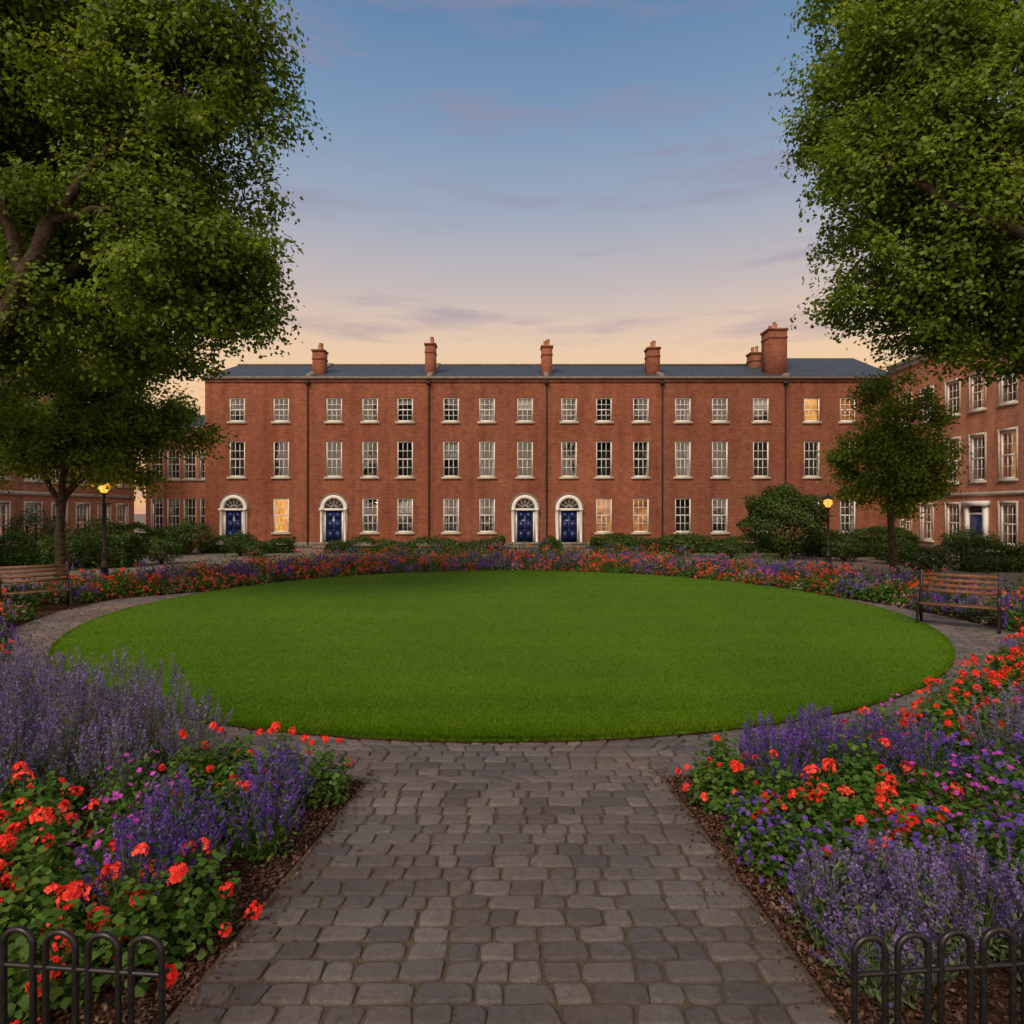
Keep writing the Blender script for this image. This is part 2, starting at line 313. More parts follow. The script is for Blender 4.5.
# ------------------------------------------------------------------ ground, lawn, paths
g=Acc(); g.add([(-400,-200,0),(400,-200,0),(400,800,0),(-400,800,0)],[(0,1,2,3)],'ground'); g.obj('ground')
def ell(r_add,n=160,z=0.):
    t=np.arange(n)*2*math.pi/n; ra=r_add(t) if callable(r_add) else r_add
    return np.stack([CX+(LA+ra)*np.cos(t),CY+(LB+ra)*np.sin(t),np.full(n,z)],1)
def bedw(t): return 4.2+5.2*np.maximum(0,np.sin(t))**3
s=Acc(); V=ell(bedw,160,.008); s.add(V,[list(range(160))],'soil')
s.add([(-8,2.2,.004),(8,2.2,.004),(8,10,.004),(-8,10,.004)],[(0,1,2,3)],'soil'); s.obj('bed_soil')
wt=np.array([(-180,1.5),(-165,1.2),(-150,.5),(-125,.4),(-107,.8),(-90,.85),(-73,.8),(-55,.4),(-38,.5),(-20,1.45),(-5,.8),(15,.2),(160,.2),(172,1.5),(180,1.5)],float)
def wfun(t): 
    d=(np.degrees(t)+180)%360-180; return np.interp(d,wt[:,0],wt[:,1])
def outer(x,y):
    t=np.arctan2((y-CY)/LB,(x-CX)/LA); w=wfun(t); return ((x-CX)/(LA+w))**2+((y-CY)/(LB+w))**2
ps=Acc(); V=ell(lambda t:wfun(t),240,.014); ps.add(V,[list(range(240))],'sand')
def pl(y): return np.interp(y,[0,2.77,5.2,6.2],[-1.62,-1.46,-1.17,-1.6])
def pr(y): return np.interp(y,[0,2.77,5.2,6.2],[1.52,1.40,1.24,1.7])
ys=[0,1,2,2.77,3.5,4.3,5.2,5.7]; 
Vp=[(pl(y)-.02,y,.018) for y in ys]+[(pr(y)+.02,y,.018) for y in ys[::-1]]
ps.add(Vp,[list(range(len(Vp)))],'sand'); ps.obj('path_sand_bed')
pv=Acc()
def paver_add(xa,xb,xc,xd,y0,y1):
    g_=.0075; b=.008; zt=.036+R.uniform(-.005,.004); tl=R.normal()*.004
    def j(): return R.uniform(-.007,.008)
    o=[(xa+g_+j(),y0+g_+j()),(xb-g_+j(),y0+g_+j()),(xd-g_+j(),y1-g_+j()),(xc+g_+j(),y1-g_+j())]
    cx=sum(p[0] for p in o)/4; cy=sum(p[1] for p in o)/4
    ring=[]
    for i in range(4):
        p=np.array(o[i]);q=np.array(o[(i+1)%4]);r=np.array(o[i-1]); L=R.uniform(.007,.028)
        ring.append(p+(r-p)/np.linalg.norm(r-p)*L); ring.append(p+(q-p)/np.linalg.norm(q-p)*L)
    ring=np.array(ring); c=np.array([cx,cy]); ins=ring+(c-ring)/np.linalg.norm(c-ring,axis=1,keepdims=True)*b
    ins2=ring+(c-ring)/np.linalg.norm(c-ring,axis=1,keepdims=True)*b*2.6
    V=np.concatenate([np.c_[ring,np.full(8,.012)],np.c_[ring,np.full(8,zt-.010)],np.c_[ins,np.full(8,zt-.003)],np.c_[ins2,np.full(8,zt)+ (ins2[:,0]-cx)*tl*8]])
    F=[]
    for l in range(3):
        for i in range(8): F.append((l*8+i,l*8+(i+1)%8,l*8+8+(i+1)%8,l*8+8+i))
    v=np.clip(R.beta(1.6,1.8),0,1); pv.add(V,F,'paver',v); pv.add(V[24:],[list(range(8))],'paver',v)
y=0.6
def fill(xl0,xr0,xl1,xr1,y0,y1):
    W=max(xr0-xl0,xr1-xl1); n=max(1,int(round(W/.20)))
    if W<.06: return
    cuts=np.cumsum(R.uniform(.6,1.4,n)); cuts=cuts/cuts[-1]; cuts=np.concatenate([[0],cuts])
    wob=R.normal(size=len(cuts))*.005; wob[[0,-1]]=0
    for i in range(len(cuts)-1):
        a,b=cuts[i],cuts[i+1]
        paver_add(xl0+(xr0-xl0)*a+wob[i],xl0+(xr0-xl0)*b+wob[i+1],xl1+(xr1-xl1)*a-wob[i],xl1+(xr1-xl1)*b-wob[i+1],y0,y1)
xs=np.linspace(-13,13,2601)
while y<CY+LB+.4:
    rowh=.138*R.uniform(.88,1.12); y0,y1=y,y+rowh
    def span(yy):
        ins=outer(xs,np.full_like(xs,yy))<1
        L=xs[ins].min() if ins.any() else None; Rr=xs[ins].max() if ins.any() else None
        if yy<5.9:
            L=min(L,pl(yy)) if L is not None else pl(yy); Rr=max(Rr,pr(yy)) if Rr is not None else pr(yy)
        return L,Rr
    a=span(y0); b=span(y1)
    if a[0] is None or b[0] is None: y+=rowh; continue
    if b[1]-b[0]>a[1]-a[0]+.5: a=(b[0],b[1])
    ym=(y0+y1)/2; q=1-((ym-CY)/(LB-.12))**2
    if q<=0: fill(a[0],a[1],b[0],b[1],y0,y1)
    else:
        hx=(LA-.12)*math.sqrt(q)
        fill(a[0],CX-hx,b[0],CX-hx,y0,y1); fill(CX+hx,a[1],CX+hx,b[1],y0,y1)
    y+=rowh
pv.obj('cobbled_path')
la=Acc(); n=200; t=np.arange(n)*2*math.pi/n
def ringv(d,z): return np.stack([CX+(LA+d)*np.cos(t),CY+(LB+d)*np.sin(t),np.full(n,z)],1)
V=np.concatenate([ringv(0,.0),ringv(.01,.055),ringv(-.03,.085),ringv(-.25,.09)])
F=[(l*n+i,l*n+(i+1)%n,(l+1)*n+(i+1)%n,(l+1)*n+i) for l in range(3) for i in range(n)]
la.add(V[:2*n],[f for f in F[:n]],'soil'); la.add(V[n:],F[:2*n],'lawn'); la.add(V[3*n:],[list(range(n))],'lawn')
lawn=la.obj('lawn')
bl=Acc(); nb=300000; u=R.rand(nb); Ya,Yb=CY-LB,CY+LB; Y=1/(u*(1/Ya-1/Yb)+1/Yb); hx=LA*np.sqrt(np.maximum(0,1-((Y-CY)/LB)**2)); X=CX+hx*R.uniform(-1,1,nb)
ne=40000; te=R.uniform(math.pi,2*math.pi,ne); ke=R.uniform(-.03,.015,ne); X=np.r_[X,CX+(LA+ke)*np.cos(te)]; Y=np.r_[Y,CY+(LB+ke)*np.sin(te)]
n_=len(X); h=R.uniform(.014,.036,n_)*(1+.3*(np.arange(n_)>=nb)); w=R.uniform(.003,.006,n_)*np.clip(Y/8,1,2.2); an=R.uniform(0,6.28,n_); le=R.normal(size=(n_,2))*.016
z0=np.where(np.arange(n_)>=nb,.055,.083)
B=np.stack([X,Y,z0],1); W=np.stack([np.cos(an)*w,np.sin(an)*w,0*w],1); Tp=B+np.stack([le[:,0],le[:,1],h],1)
V=np.stack([B-W,B+W,Tp],1).reshape(-1,3); bl.add(V,np.arange(n_*3).reshape(-1,3),'blade',np.clip(.5+R.normal(size=n_)*.3,0,1)); bl.obj('grass_blades',lawn)
ch=Acc(); nc=30000; Y=R.uniform(2.3,6.2,nc); side=R.choice([-1,1],nc); off=R.exponential(.45,nc)
X=np.where(side<0,pl(Y)-.03-off,pr(Y)+.03+off); P=np.stack([X,Y,R.uniform(.012,.035,nc)],1)
k=outer(X,Y)>1.0; P=P[k]; m=700; Y=R.uniform(2.4,5.4,m); o_=R.exponential(.06,m); X=np.where(R.rand(m)<.5,pl(Y)+o_,pr(Y)-o_); P=np.concatenate([P,np.stack([X,Y,np.full(m,.042)],1)])
leaves(ch,P,R.normal(size=(len(P),3))*.5+np.array([0,0,1]),R.uniform(.012,.04,len(P)),'chips',R.rand(len(P)),.5,fold=.15); ch.obj('mulch_chips')
# ------------------------------------------------------------------ plants
def petals(acc,C,Nn,L,mat,var,k=5,asp=.8):
    Nn=nrm(Nn); T0=R.normal(size=C.shape); T0=nrm(T0-Nn*np.sum(T0*Nn,1,keepdims=True)); B0=np.cross(Nn,T0)
    for i in range(k):
        a=2*math.pi*i/k; d=T0*math.cos(a)+B0*math.sin(a)
        leaves(acc,C+d*L*.45,Nn+d*-.3,L,mat,var,asp,T=d,fold=.05)
def spikes(acc,c,r,h,n,mat,leafm,fl=.011,dens=26,sp=.14):
    a=R.uniform(0,6.28,n); q=np.sqrt(R.rand(n)); bx=np.stack([np.cos(a)*q,np.sin(a)*q],1)
    base=np.stack([c[0]+bx[:,0]*r*.35,c[1]+bx[:,1]*r*.35,np.full(n,.03)],1)
    H=h*(1-.35*q**2)*R.uniform(.68,1.17,n)
    top=np.stack([c[0]+bx[:,0]*r*1.15+R.normal(size=n)*.03,c[1]+bx[:,1]*r*1.15+R.normal(size=n)*.03,H],1)
    d=nrm(top-base); side=nrm(np.cross(d,R.normal(size=(n,3))))*.0028
    V=np.stack([base-side,base+side,top+side*.6,top-side*.6],1).reshape(-1,3); acc.add(V,np.arange(n*4).reshape(-1,4),leafm,R.rand(n))
    L=sp*R.uniform(.6,1.25,n)
    f=np.linspace(0,1,dens)
    P=top[:,None]-d[:,None]*(L[:,None]*f[None])[...,None]
    rad=(.007+.006*np.sin(f*3.14))[None,:,None]
    o=R.normal(size=P.shape); o=nrm(o-d[:,None]*np.sum(o*d[:,None],-1,keepdims=True))
    P=(P+o*rad).reshape(-1,3); o=o.reshape(-1,3)
    leaves(acc,P,o+R.normal(size=P.shape)*.4,fl*R.uniform(.8,1.5,len(P))*1.35,mat,np.clip(np.repeat(R.uniform(.0,.9,n),dens)+R.normal(size=len(P))*.2,0,1),.7)
    m=n*13; i=R.randint(0,n,m); u=R.uniform(.05,.84,m); P=base[i]+(top[i]-base[i])*u[:,None]+R.normal(size=(m,3))*.018
    leaves(acc,P,R.normal(size=(m,3))+[0,0,.3],R.uniform(.03,.06,m),leafm,R.rand(m),.2,T=d[i]+R.normal(size=(m,3))*.45)
def dome(c,r,h,n,inner=.55):
    q=nrm(R.normal(size=(n,3))); q[:,2]=np.abs(q[:,2]); rad=R.uniform(inner,1,n)
    ph=R.uniform(0,6); lum=1+.15*np.sin(q[:,0]*5+ph)*np.cos(q[:,1]*5+ph)
    P=np.array([c[0],c[1],.05])+q*(rad*lum)[:,None]*np.array([r,r,h]); return P,q
def geranium(acc,c,r,h,nl,nh,fm='red',hr=.045):
    P,q=dome(c,r,h,nl,.4); discs(acc,P,q*.5+R.normal(size=P.shape)*.4+[0,0,.7],R.uniform(.026,.060,nl),'pleaf',np.clip(.5+R.normal(size=nl)*.3,0,1))
    P,q=dome(c,r*1.0,h,nh,.95); q[:,2]+=.4; q[:,1]-=.1; q=nrm(q); P+=q*R.uniform(.02,.12,(nh,1))
    for i in range(nh):
        tube(acc,[P[i]-q[i]*.16,P[i]-q[i]*.08+[0,0,-.01],P[i]],.0022,'pleaf',4)
        s=hr*R.uniform(.45,1.15); m=int(24*(s/hr)**1.3*R.uniform(.8,1.2))+4; dd=nrm(R.normal(size=(m,3))+q[i]*.9); C=P[i]+dd*s
        petals(acc,C,dd+R.normal(size=dd.shape)*.25,.0165*R.uniform(.8,1.2),fm,np.clip(R.uniform(.0,.75)+R.normal(size=m)*.18,0,1))
def petunia(acc,c,r,h,nl,nf,fm='vio',fs=.022):
    P,q=dome(c,r,h,nl,.4); leaves(acc,P,q*.5+R.normal(size=P.shape)*.5+[0,0,.6],R.uniform(.03,.06,nl),'pleaf',np.clip(.45+R.normal(size=nl)*.3,0,1),.5)
    P,q=dome(c,r*1.03,h*1.03,nf,.93); petals(acc,P+q*.02,q+R.normal(size=P.shape)*.35+[0,-.1,.2],fs,fm,np.clip(R.uniform(.1,.9,nf),0,1),5,.95)
seeds=[(-2.1,3.0,'red'),(-1.75,3.0,'red'),(-2.5,3.4,'red'),(-3.0,4.1,'redg'),(-2.3,3.75,'mag'),(-2.9,3.7,'red'),(-3.6,4.9,'lav'),(-2.8,5.0,'lav'),(-4.4,5.6,'lav'),(-3.3,4.5,'lav'),
 (-2.15,4.7,'red2'),(-1.75,4.6,'red2'),(-1.5,4.3,'sal'),(-1.6,4.9,'sal'),(-1.75,3.5,'sal'),(-2.0,3.45,'sal'),(-2.2,5.4,'sal'),(-1.75,3.9,'sal'),(-5.6,7.3,'lav'),(-1.9,2.75,'green'),(-2.5,2.8,'red'),(-6.5,8.2,'red2'),(-2.6,4.3,'red'),(-1.9,5.3,'red2'),(-2.3,2.95,'redg'),(-2.4,4.1,'mag'),
 (1.85,2.95,'lavb'),(2.2,3.15,'lavb'),(1.9,3.3,'lavb'),(2.6,3.4,'vio'),(3.0,3.9,'vio'),(3.5,4.7,'vio'),(2.9,5.1,'red'),(3.5,5.3,'redg'),(1.95,3.9,'red'),(2.3,4.2,'red'),(2.6,4.6,'redg'),(1.55,3.75,'vio2'),(1.65,3.5,'vio2'),
 (2.1,5.0,'sal'),(2.5,5.3,'sal'),(1.6,4.5,'red2'),(1.6,5.0,'red2'),(4.9,6.4,'redg'),(4.0,5.8,'red2'),(2.9,5.8,'mag'),(6.2,7.8,'red'),(2.2,2.7,'lavb'),(2.3,3.6,'vio'),(3.2,4.4,'mag'),(2.0,4.5,'redg'),(2.9,4.7,'sal'),(2.5,2.9,'lavb'),(4.2,5.2,'lav')]
SX=np.array([(a,b) for a,b,_ in seeds])
pts=[]
tries=R.uniform([-9,2.84],[9,9.2],(14000,2))
for x,y in tries:
    ax=abs(x)
    if ax>.86*y+.5: continue
    if x<0 and x>pl(y)-.22: continue
    if x>0 and x<pr(y)+.22: continue
    if outer(np.array(x),np.array(y))<1.04: continue
    dmin=.22+.016*y
    if pts and min((x-p[0])**2+(y-p[1])**2 for p in pts)<dmin**2: continue
    pts.append((x,y))
fb=[Acc(),Acc()]
for x,y in pts:
    a=fb[0 if x<0 else 1]; xx,yy=x+R.normal()*.17,y+R.normal()*.17
    sp=seeds[int(np.argmin(((SX-[xx,yy])**2).sum(1)))][2]; edge=min(1,.66+.55*min(abs(x-pl(y)),abs(x-pr(y))))*R.uniform(.85,1.15)
    k=1.0 if y<6 else .55
    c=(x,y); rs=min(1,(y-2.52)/.32)
    if sp=='red': geranium(a,c,.26*rs,.44*edge,int(560*k),int(R.randint(9,16)),'red',.047)
    elif sp=='redg': geranium(a,c,.27*rs,.44*edge,int(600*k),int(R.randint(5,10)),'red',.042)
    elif sp=='red2': geranium(a,c,.23*rs,.44*edge,int(560*k),int(R.randint(6,11)),'red',.028)
    elif sp=='mag': petunia(a,c,.24*rs,.46*edge,int(520*k),int(46*k),'mag')
    elif sp=='vio': petunia(a,c,.25*rs,.48*edge,int(520*k),int(75*k),'vio',.026)
    elif sp=='vio2': petunia(a,c,.23*rs,.38*edge,int(520*k),int(80*k),'vio',.020)
    elif sp=='lav': spikes(a,c,.25,.82*edge,int(66*k),'lav','gleaf',sp=.18)
    elif sp=='lavb': spikes(a,c,.21,.52*edge,int(105*k),'lav','gleaf',sp=.11)
    elif sp=='sal': spikes(a,c,.24,.56*edge,int(85*k),'vio','pleaf',sp=.15)
    if sp in('green','sal','lav','lavb'):
        n=240 if sp!='green' else 620
        P,q=dome(c,.23*rs,.36,n,.3); leaves(a,P,q*.5+R.normal(size=P.shape)*.5+[0,0,.6],R.uniform(.03,.06,n),'pleaf' if sp!='lavb' else 'gleaf',R.uniform(.1,.9,n),.4)
fb[0].obj('flower_bed'); fb[1].obj('flower_bed')
rb=Acc(); tt=np.zeros((0,2))
for i in range(26000):
    t=R.uniform(0,2*math.pi) if i%2 else R.uniform(.2,2.94); bw=float(bedw(np.array(t))); dd=R.uniform(.3,bw); w=float(wfun(np.array(t)))
    if dd<w+.2: continue
    x=CX+(LA+dd)*math.cos(t); y=CY+(LB+dd)*math.sin(t)
    if y<8.6 or abs(x)>.83*y+.4: continue
    if math.hypot(x+10.4,y-14.1)<1.1 or math.hypot(x-8.5,y-12.0)<.8: continue
    md=.31 if dd<3.6 else .5
    if len(tt) and ((tt[:,0]-x)**2+(tt[:,1]-y)**2).min()<md**2: continue
    tt=np.vstack([tt,[x,y]])
for x,y in tt:
    dd=math.hypot(x-CX,y-CY)-8.4
    s_=math.sin(x*1.9+2*math.sin(y*1.3))+math.cos(y*1.7-x*.8)+R.normal()*1.0
    green=R.rand()<(.26 if dd<3.6 else .68)
    r=R.uniform(.24,.36)*(1.35 if dd>3.6 else 1); h=R.uniform(.26,.64)*(1.25 if dd>3.6 else 1)*min(1,.5+.35*dd); n=int((80 if y>18 else 150)*(1.3 if green else 1))
    P,q=dome((x,y),r,h,n,.5); leaves(rb,P,q*.5+R.normal(size=P.shape)*.5+[0,0,.6],R.uniform(.05,.11,n),'pleaf' if R.rand()<.6 else ('hedge' if R.rand()<.5 else 'gleaf'),np.clip(.45+R.normal(size=n)*.25,0,1),.6)
    if green: continue
    if s_>.5: fm,nf='red',15
    elif s_>-.1: fm,nf='red',8
    elif s_>-.6: fm,nf=['mag','pink','pink'][R.randint(3)],11
    elif s_>-1.3: fm,nf='vio',0
    else: fm,nf='lav',0
    if nf:
        P,q=dome((x,y),r,h,nf,.95); P=np.repeat(P+q*.04,7,0)+R.normal(size=(nf*7,3))*.022
        leaves(rb,P,R.normal(size=P.shape)+[0,-.4,.5],.042,fm,np.clip(R.uniform(.2,.9)+R.normal(size=len(P))*.2,0,1),.8)
    else:
        m=22; P,q=dome((x,y),r,h,m,.9); P[:,2]+=.06
        for kx in range(3):
            leaves(rb,P+R.normal(size=P.shape)*.008,R.normal(size=P.shape)*[1,1,.1],R.uniform(.1,.19,m),fm,np.clip(R.uniform(.1,.8,m),0,1),.2,T=q*.3+np.array([0,0,1.]))
rb.obj('flower_border')
# ------------------------------------------------------------------ buildings
def window(W,x,z0,z1,w,rows,kind):
    x0,x1=x-w/2,x+w/2; fr,gl,bk=W
    f=.075
    fr.box(x0,x0+f,.05,.13,z0,z1,'white'); fr.box(x1-f,x1,.05,.13,z0,z1,'white')
    fr.box(x0+f,x1-f,.05,.13,z1-f,z1,'white'); fr.box(x0+f,x1-f,.05,.13,z0,z0+f*1.2,'white')
    zm=(z0+z1)/2; fr.box(x0+f,x1-f,.07,.12,zm-.035,zm+.035,'white')
    for i in (1,2):
        xx=x0+f+(w-2*f)*i/3; fr.box(xx-.016,xx+.016,.085,.115,z0+f*1.2,zm-.035,'white'); fr.box(xx-.016,xx+.016,.085,.115,zm+.035,z1-f,'white')
    for k in range(1,rows):
        if k*2==rows: continue
        zz=z0+f+(z1-z0-2*f)*k/rows; fr.box(x0+f,x1-f,.088,.112,zz-.016,zz+.016,'white')
    gl.add([(x0,.10,z0),(x1,.10,z0),(x1,.10,z1),(x0,.10,z1)],[(0,1,2,3)],'glass')
    fr.box(x0-.1,x1+.1,-.09,.14,z0-.13,z0-.001,'stone')
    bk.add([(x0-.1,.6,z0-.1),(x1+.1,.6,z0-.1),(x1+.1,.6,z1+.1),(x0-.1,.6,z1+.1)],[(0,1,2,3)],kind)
    rr=R.rand()
    if kind!='room': rr=.9
    if rr<.4:
        c=R.uniform(.12,.26)*w
        for a,b in ((x0,x0+c),(x1-c,x1)):
            m=9; xs_=np.linspace(a,b,m); V=[(q,.2+.025*(i%2),z) for z in (z0,z1) for i,q in enumerate(xs_)]
            bk.add(V,[(i,i+1,m+i+1,m+i) for i in range(m-1)],'curtain')
    elif rr<.65:
        zz=z1-(z1-z0)*R.uniform(.15,.5); bk.add([(x0,.18,zz),(x1,.18,zz),(x1,.18,z1),(x0,.18,z1)],[(0,1,2,3)],'curtain')
def facade(acc,x0,x1,z0,z1,ops,mat):
    xc=sorted({x0,x1}|{v for o in ops for v in o[:2]}); zc=sorted({z0,z1}|{v for o in ops for v in o[2:4]})
    for i in range(len(xc)-1):
        for j in range(len(zc)-1):
            mx,mz=(xc[i]+xc[i+1])/2,(zc[j]+zc[j+1])/2
            if any(o[0]<mx<o[1] and o[2]<mz<o[3] for o in ops): continue
            acc.add([(xc[i],0,zc[j]),(xc[i+1],0,zc[j]),(xc[i+1],0,zc[j+1]),(xc[i],0,zc[j+1])],[(0,1,2,3)],mat)
    for a,b,c,d in ops:
        acc.add([(a,0,c),(a,.3,c),(a,.3,d),(a,0,d)],[(0,1,2,3)],mat); acc.add([(b,0,c),(b,.3,c),(b,.3,d),(b,0,d)],[(0,1,2,3)],mat)
        acc.add([(a,0,d),(a,.3,d),(b,.3,d),(b,0,d)],[(0,1,2,3)],mat); acc.add([(a,0,c),(a,.3,c),(b,.3,c),(b,0,c)],[(0,1,2,3)],'stone')
def arch_door(acc,x):
    zs=2.42; Ri,Ro=.60,.82; k=18
    for (r0,r1,y0,mat) in ((Ri,Ro,-.10,'white'),(Ro,Ro+.12,-.05,'coping')):
        for i in range(k):
            a0,a1=math.pi*i/k,math.pi*(i+1)/k
            p=[(x+r*math.cos(a),zs+r*math.sin(a)) for r,a in ((r0,a0),(r1,a0),(r1,a1),(r0,a1))]
            V=[(q[0],y0,q[1]) for q in p]+[(q[0],.02,q[1]) for q in p]
            acc.add(V,[(0,1,2,3),(0,3,7,4),(1,5,6,2)],mat)
    t=np.linspace(0,math.pi,14); V=[(x+Ri*math.cos(a),-.012,zs+Ri*math.sin(a)) for a in t]
    acc.add(V,[list(range(14))],'room')
    for a in np.linspace(.0,math.pi,7)[1:-1]:
        d=np.array([math.cos(a),0,math.sin(a)]); tube(acc,[np.array([x,-.03,zs])+d*.12,np.array([x,-.03,zs])+d*Ri],.010,'white',4)
    tube(acc,[(x+.2*math.cos(a),-.03,zs+.2*math.sin(a)) for a in t],.010,'white',4)
    acc.box(x-Ro,x+Ro,-.16,.0,zs-.14,zs-.002,'white')
    for s in (-1,1):
        acc.box(x+s*.72-.11,x+s*.72+.11,-.09,.0,.36,zs-.142,'white')
        lathe(acc,[(.09,.36),(.09,.42),(.07,.45),(.06,2.15),(.08,2.2),(.09,zs-.142)],'white',(x+s*.72,-.2),10)
        acc.box(x+s*.72-.12,x+s*.72+.12,-.32,-.091,zs-.14,zs-.004,'white')
        acc.box(x+s*.54-.05,x+s*.54+.05,-.06,.0,.36,zs-.142,'white')
    acc.box(x-.488,x+.488,-.035,.01,.36,zs-.142,'blue')
    for zz in ((.5,1.05),(1.15,1.65),(1.75,2.2)):
        for s in (-1,1): acc.box(x+s*.23-.16,x+s*.23+.16,-.055,-.036,zz[0],zz[1],'blue')
    acc.box(x-.03,x+.03,-.09,-.056,1.08,1.13,'coping')
    for i in range(2): acc.box(x-1.05,x+1.05,-1.0+.32*i,-.001 if i else -.003,.003+.18*i,.18+.178*i,'coping')
def px(p): return (p-512)/640*D
root=empty('brick_terrace_house',(0,D,0))
cols=[237,281,334,370,405,451,487,525,569,604,641,683,720,761,812,848]
zt=(7.75,9.22); zm_=(4.35,6.55); zg=(.95,3.05)
doors=[234,334,525,569]; W=(Acc(),Acc(),Acc()); walls=Acc(); dr=Acc(); ops=[]
lit={(281,0):'lit',(604,0):'lit2',(641,0):'lit2',(812,2):'lit',(848,2):'lit2'}
for c in cols:
    x=px(c); w=.98
    for lv,(a,b) in enumerate((zg,zm_,zt)):
        if lv==0 and (c in doors or c==237): continue
        ops.append((x-w/2,x+w/2,a,b)); window(W,x,a,b,w,4,lit.get((c,lv),'room'))
XL,XR=px(205),23.6
facade(walls,XL,XR,0,10.35,ops,'brick')
walls.add([(XL,0,0),(XL,10,0),(XL,10,10.35),(XL,0,10.35)],[(0,1,2,3)],'brick')
walls.add([(XR,0,0),(XR,10,0),(XR,10,10.35),(XR,0,10.35)],[(0,1,2,3)],'brick')
walls.add([(XL,10,0),(XR,10,0),(XR,10,10.35),(XL,10,10.35)],[(0,1,2,3)],'brick')
for d in doors: arch_door(dr,px(d))
tr=Acc()
tr.box(XL-.1,XR,-.16,.3,10.352,10.50,'coping'); tr.box(XL,XR,-.06,-.001,10.15,10.35,'brick')
tr.box(XL,XR,-.05,-.002,.004,.35,'coping')
for p in (308,429,546.5,662,785): 
    tube(tr,[(px(p),-.09,.2),(px(p),-.09,10.3)],.04,'iron',8); tr.box(px(p)-.12,px(p)+.12,-.2,-.05,10.0,10.2,'iron')
rf=Acc(); rz=12.35
rf.add([(XL-.1,-.1,10.5),(XR,-.1,10.5),(XR,5,rz),(XL-.1,5,rz)],[(0,1,2,3)],'slate'); rf.add([(XL-.1,5,rz),(XR,5,rz),(XR,10.1,10.4),(XL-.1,10.1,10.4)],[(0,1,2,3)],'slate')
rf.add([(XL,0,10.35),(XL,10,10.35),(XL,5,rz-.05)],[(0,1,2)],'brick'); rf.box(XL-.1,XR,4.9,5.1,rz-.02,rz+.09,'coping')
xa=px(787); rf.add([(xa,-.12,10.53),(XR,-.12,10.53),(XR,5,12.85),(xa,5,12.85)],[(0,1,2,3)],'slate'); rf.add([(xa,-.12,10.53),(xa,5,12.85),(xa,5,10.5)],[(0,1,2)],'brick')
rf.box(xa-.15,xa+.15,-.05,5.0,10.3,10.72,'coping')
for p in (308,429,546.5,662):
    x=px(p); V=[(x+s*.14,y_,z_) for s in (-1,1) for y_,z_ in ((-.05,10.505),(5,rz+.01),(5,rz+.16),(-.05,10.66))]
    rf.add(V,[(0,1,2,3),(4,7,6,5),(3,2,6,7),(0,3,7,4)],'coping')
chm=Acc()
def chimney(p,w,y0,dep,top,np_=3):
    x=px(p)*(D+y0)/D; chm.box(x-w/2,x+w/2,y0,y0+dep,10.2,top,'brick')
    chm.box(x-w/2-.06,x+w/2+.06,y0-.06,y0+dep+.06,top+.001,top+.12,'brick'); chm.box(x-w/2-.03,x+w/2+.03,y0-.03,y0+dep+.03,top-.5,top-.38,'brick')
    for i in range(np_):
        lathe(chm,[(.13,top+.12),(.10,top+.2),(.11,top+.5),(.13,top+.53),(.09,top+.54),(.0,top+.5)],'pot',(x+(R.uniform(-.18,.18)),y0+dep*(i+.5)/np_),10)
chimney(318,.72,.9,.8,12.3,3); chimney(430,.62,.9,.8,12.7,2); chimney(547,.66,.9,.8,12.55,2); chimney(654,.76,.9,.9,12.45,3); chimney(757,.8,4,.8,12.9,3); chimney(778,1.15,.8,1.2,13.6,3)
for a,nme in ((walls,'walls'),(dr,'arched_doors'),(tr,'trim_and_downpipes'),(rf,'roof'),(chm,'chimneys'),(W[0],'window_frames'),(W[1],'window_glass'),(W[2],'room_interiors')): a.obj(nme,root)
